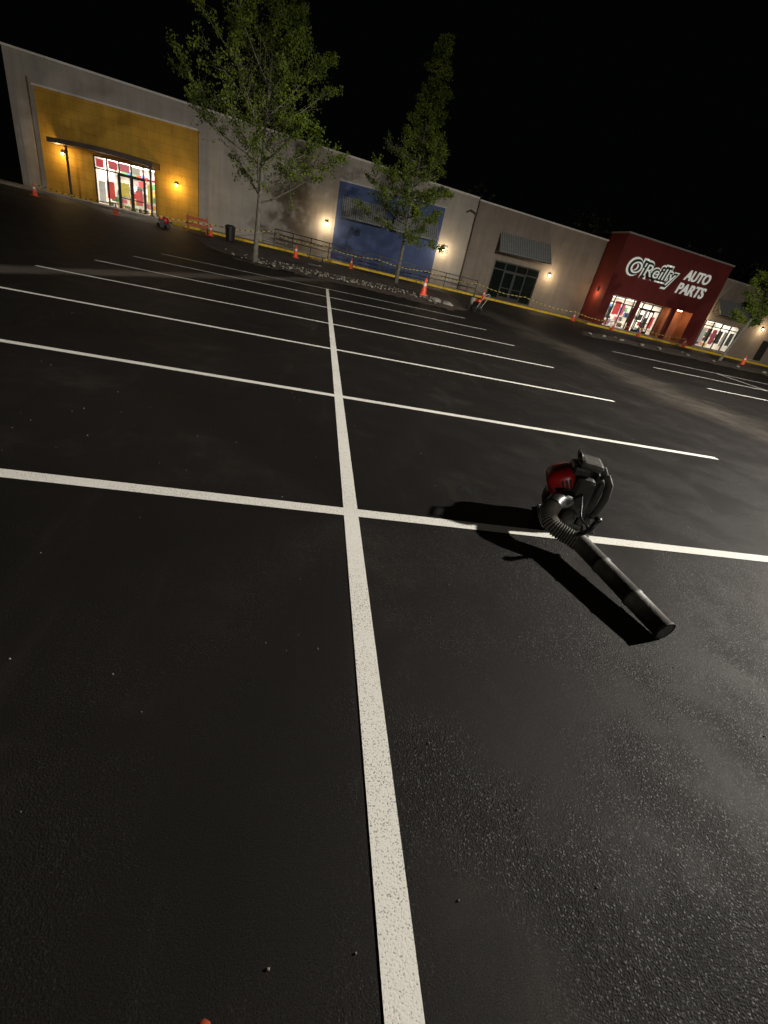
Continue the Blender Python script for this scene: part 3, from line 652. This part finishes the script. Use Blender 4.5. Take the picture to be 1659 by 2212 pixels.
mb=MB(); mb.tube([(-.08,-.07,.58),(-.1,-.07,.63),(-.1,.07,.63),(-.08,.07,.58)],.013,8); bp("carry_handle",mb,M_BLACK,smooth=True)
for yy in (-.085,.085):
    mb=MB(); mb.tube([(.10,yy,.5),(.15,yy,.52),(.19,yy*1.1,.46),(.205,yy*1.2,.34),(.19,yy*1.2,.2),(.155,yy*1.1,.1),(.12,yy,.07)],[.02,.030,.033,.033,.028,.016,.012],8,flat=.45)
    bp("shoulder_strap",mb,M_BLACKM,smooth=True)
mb=MB(); mb.tube([(.15,-.12,.12),(.21,-.16,.08),(.24,-.14,.03),(.19,-.12,.02),(.14,-.12,.03)],.008,6); bp("strap_tail",mb,M_BLACK)
def smoothpath(P,n=40):
    P=[Vector(p) for p in P]; out=[]
    Q=[P[0]*2-P[1]]+P+[P[-1]*2-P[-2]]
    seg=len(P)-1
    for i in range(n+1):
        t=i/n*seg; k=min(seg-1,int(t)); u=t-k; a,b,c,d=Q[k],Q[k+1],Q[k+2],Q[k+3]
        out.append(.5*((2*b)+(c-a)*u+(2*a-5*b+4*c-d)*u*u+(3*b-a-3*c+d)*u**3))
    return out
mb=MB(); mb.tube(smoothpath([(1.66,.13,.27),(1.54,.07,.26),(1.48,.01,.24)],12),[.075]*4+[.066]*9,18); mesh("elbow",mb,M_BLACK,BL,smooth=True)
fp=smoothpath([(1.49,.02,.245),(1.43,-.06,.205),(1.44,-.14,.17),(1.52,-.21,.145),(1.61,-.28,.13)],96)
mb=MB(); mb.tube(fp,[.060+.006*math.cos(i*2*math.pi/4) for i in range(len(fp))],18); mesh("flexible_hose",mb,M_HOSE,BL)
A=Vector((1.60,-.25,.135)); Z=Vector((1.765,-1.06,.070)); D=Z-A
def al(t): return A+D*t
mb=MB(); mb.tube([al(t) for t in (0,.02,.03,.30,.31,.33,.34,.66,.665,.69,.695,.97,.975,1.0)],[.070,.070,.064,.062,.067,.067,.062,.063,.068,.068,.065,.062,.066,.066],22,cap=False)
mesh("blower_tube",mb,M_TUBE,BL,smooth=True)
mb=MB(); mb.tube([al(t) for t in (.97,.998)],[.052,.054],18); mesh("tube_mouth",mb,M_BLACK,BL)
q=al(.02)
mb=MB(); mb.tube([al(-.01),al(.03)],[.074,.074],20); mesh("hose_clamp",mb,M_BLACK,BL,smooth=True)
mb=MB(); mb.tube([q+Vector((0,0,.06)),q+Vector((.05,.0,.11)),q+Vector((.05,-.02,.19))],[.016,.018,.02],10); mb.ell(q+Vector((.05,-.02,.20)),(.03,.028,.022),10,7)
mesh("control_handle",mb,M_BLACK,BL,smooth=True)
mb=MB(); mb.tube(smoothpath([q+Vector((.05,.0,.1)),(1.66,-.12,.24),(1.69,-.02,.3),(1.74,.1,.34)],16),.006,6); mesh("throttle_cable",mb,M_BLACK,BL,smooth=True)
# boot tip
e=thing("work_boot",(-.49,-2.5,0),"rust-red leather toe of a work boot on asphalt","boot")
mb=MB(); mb.ell((-.475,-2.475,.045),(.032,.09,.035),16,10,.9); mb.ell((-.48,-2.60,.09),(.042,.08,.09),16,10,.8); mesh("boot_upper",mb,mat("rust_leather",(.32,.05,.02),.5,.3,20),e,smooth=True)
mb=MB(); mb.ell((-.478,-2.53,.012),(.04,.15,.012),18,6,.8); mesh("boot_sole",mb,M_BLACKM,e)
# ------------------------------------------------------------ parking-lot lamp (cut-off head: no light above the horizon)
LP=Vector((14.4,1.7,7.6))
e=thing("street_lamp",(LP.x+1.2,LP.y+.3,0),"tall dark parking lot lamp with single lit head","street lamp")
mb=MB(); mb.tube([(LP.x+1.2,LP.y+.3,.7),(LP.x+1.2,LP.y+.3,7.8),(LP.x+1.1,LP.y+.28,7.86),(LP.x+.3,LP.y+.05,7.9)],[.09,.06,.05,.04],12); mesh("lamp_post",mb,M_BRONZE,e)
mb=MB(); mb.tube([(LP.x+1.2,LP.y+.3,0),(LP.x+1.2,LP.y+.3,.7)],.28,16); mesh("lamp_footing",mb,M_CONC,e)
mb=MB(); mb.box(LP.x-.35,LP.x+.4,LP.y-.18,LP.y+.18,7.82,7.98); mesh("lamp_head",mb,M_BRONZE,e,bevel=.02)
mb=MB(); mb.box(LP.x-.3,LP.x+.2,LP.y-.14,LP.y+.14,7.78,7.815); mesh("lamp_lens",mb,mat("lamp_led",(1,.95,.85),.5,0,emit=20),e)
li=bpy.data.lights.new("street_lamp_light",'SPOT'); li.energy=17000; li.color=(1,.94,.84); li.shadow_soft_size=.16
li.spot_size=math.radians(176); li.spot_blend=.22
lo=bpy.data.objects.new("street_lamp_light",li); lo.location=LP; COL.objects.link(lo)
lo.rotation_euler=Vector((-.09,.10,-1)).to_track_quat('-Z','Y').to_euler()
# ------------------------------------------------------------ distant flood light (sun), world
su=bpy.data.lights.new("flood_sun",'SUN'); su.energy=.42; su.angle=math.radians(1.5); su.color=(1,.90,.78)
so=bpy.data.objects.new("flood_sun",su); COL.objects.link(so)
dirv=Vector((.0,1,-.15)).normalized()
so.rotation_euler=dirv.to_track_quat('-Z','Y').to_euler()
w=bpy.data.worlds.new("World"); scene.world=w; w.use_nodes=True
bg=w.node_tree.nodes['Background']; bg.inputs[0].default_value=(.6,.65,.8,1); bg.inputs[1].default_value=.0012
# ------------------------------------------------------------ camera
f,ps,th,ro=967.9,.2349,.5125,.2307
F=Vector((math.sin(ps)*math.cos(th),math.cos(ps)*math.cos(th),-math.sin(th)))
R0=Vector((math.cos(ps),-math.sin(ps),0));U0=R0.cross(F)
R=R0*math.cos(ro)+U0*math.sin(ro);U=U0*math.cos(ro)-R0*math.sin(ro)
cam=bpy.data.cameras.new("camera"); co=bpy.data.objects.new("camera",cam); COL.objects.link(co)
Mc=Matrix((R,U,-F)).transposed().to_4x4(); Mc.translation=Vector((-.4127,-2.7002,1.5976)); co.matrix_world=Mc
cam.sensor_fit='HORIZONTAL'; cam.sensor_width=36; cam.lens=36*f/1659; cam.clip_start=.05; cam.clip_end=1500
scene.camera=co
scene.view_settings.view_transform='Standard'; scene.view_settings.look='None'; scene.view_settings.exposure=0
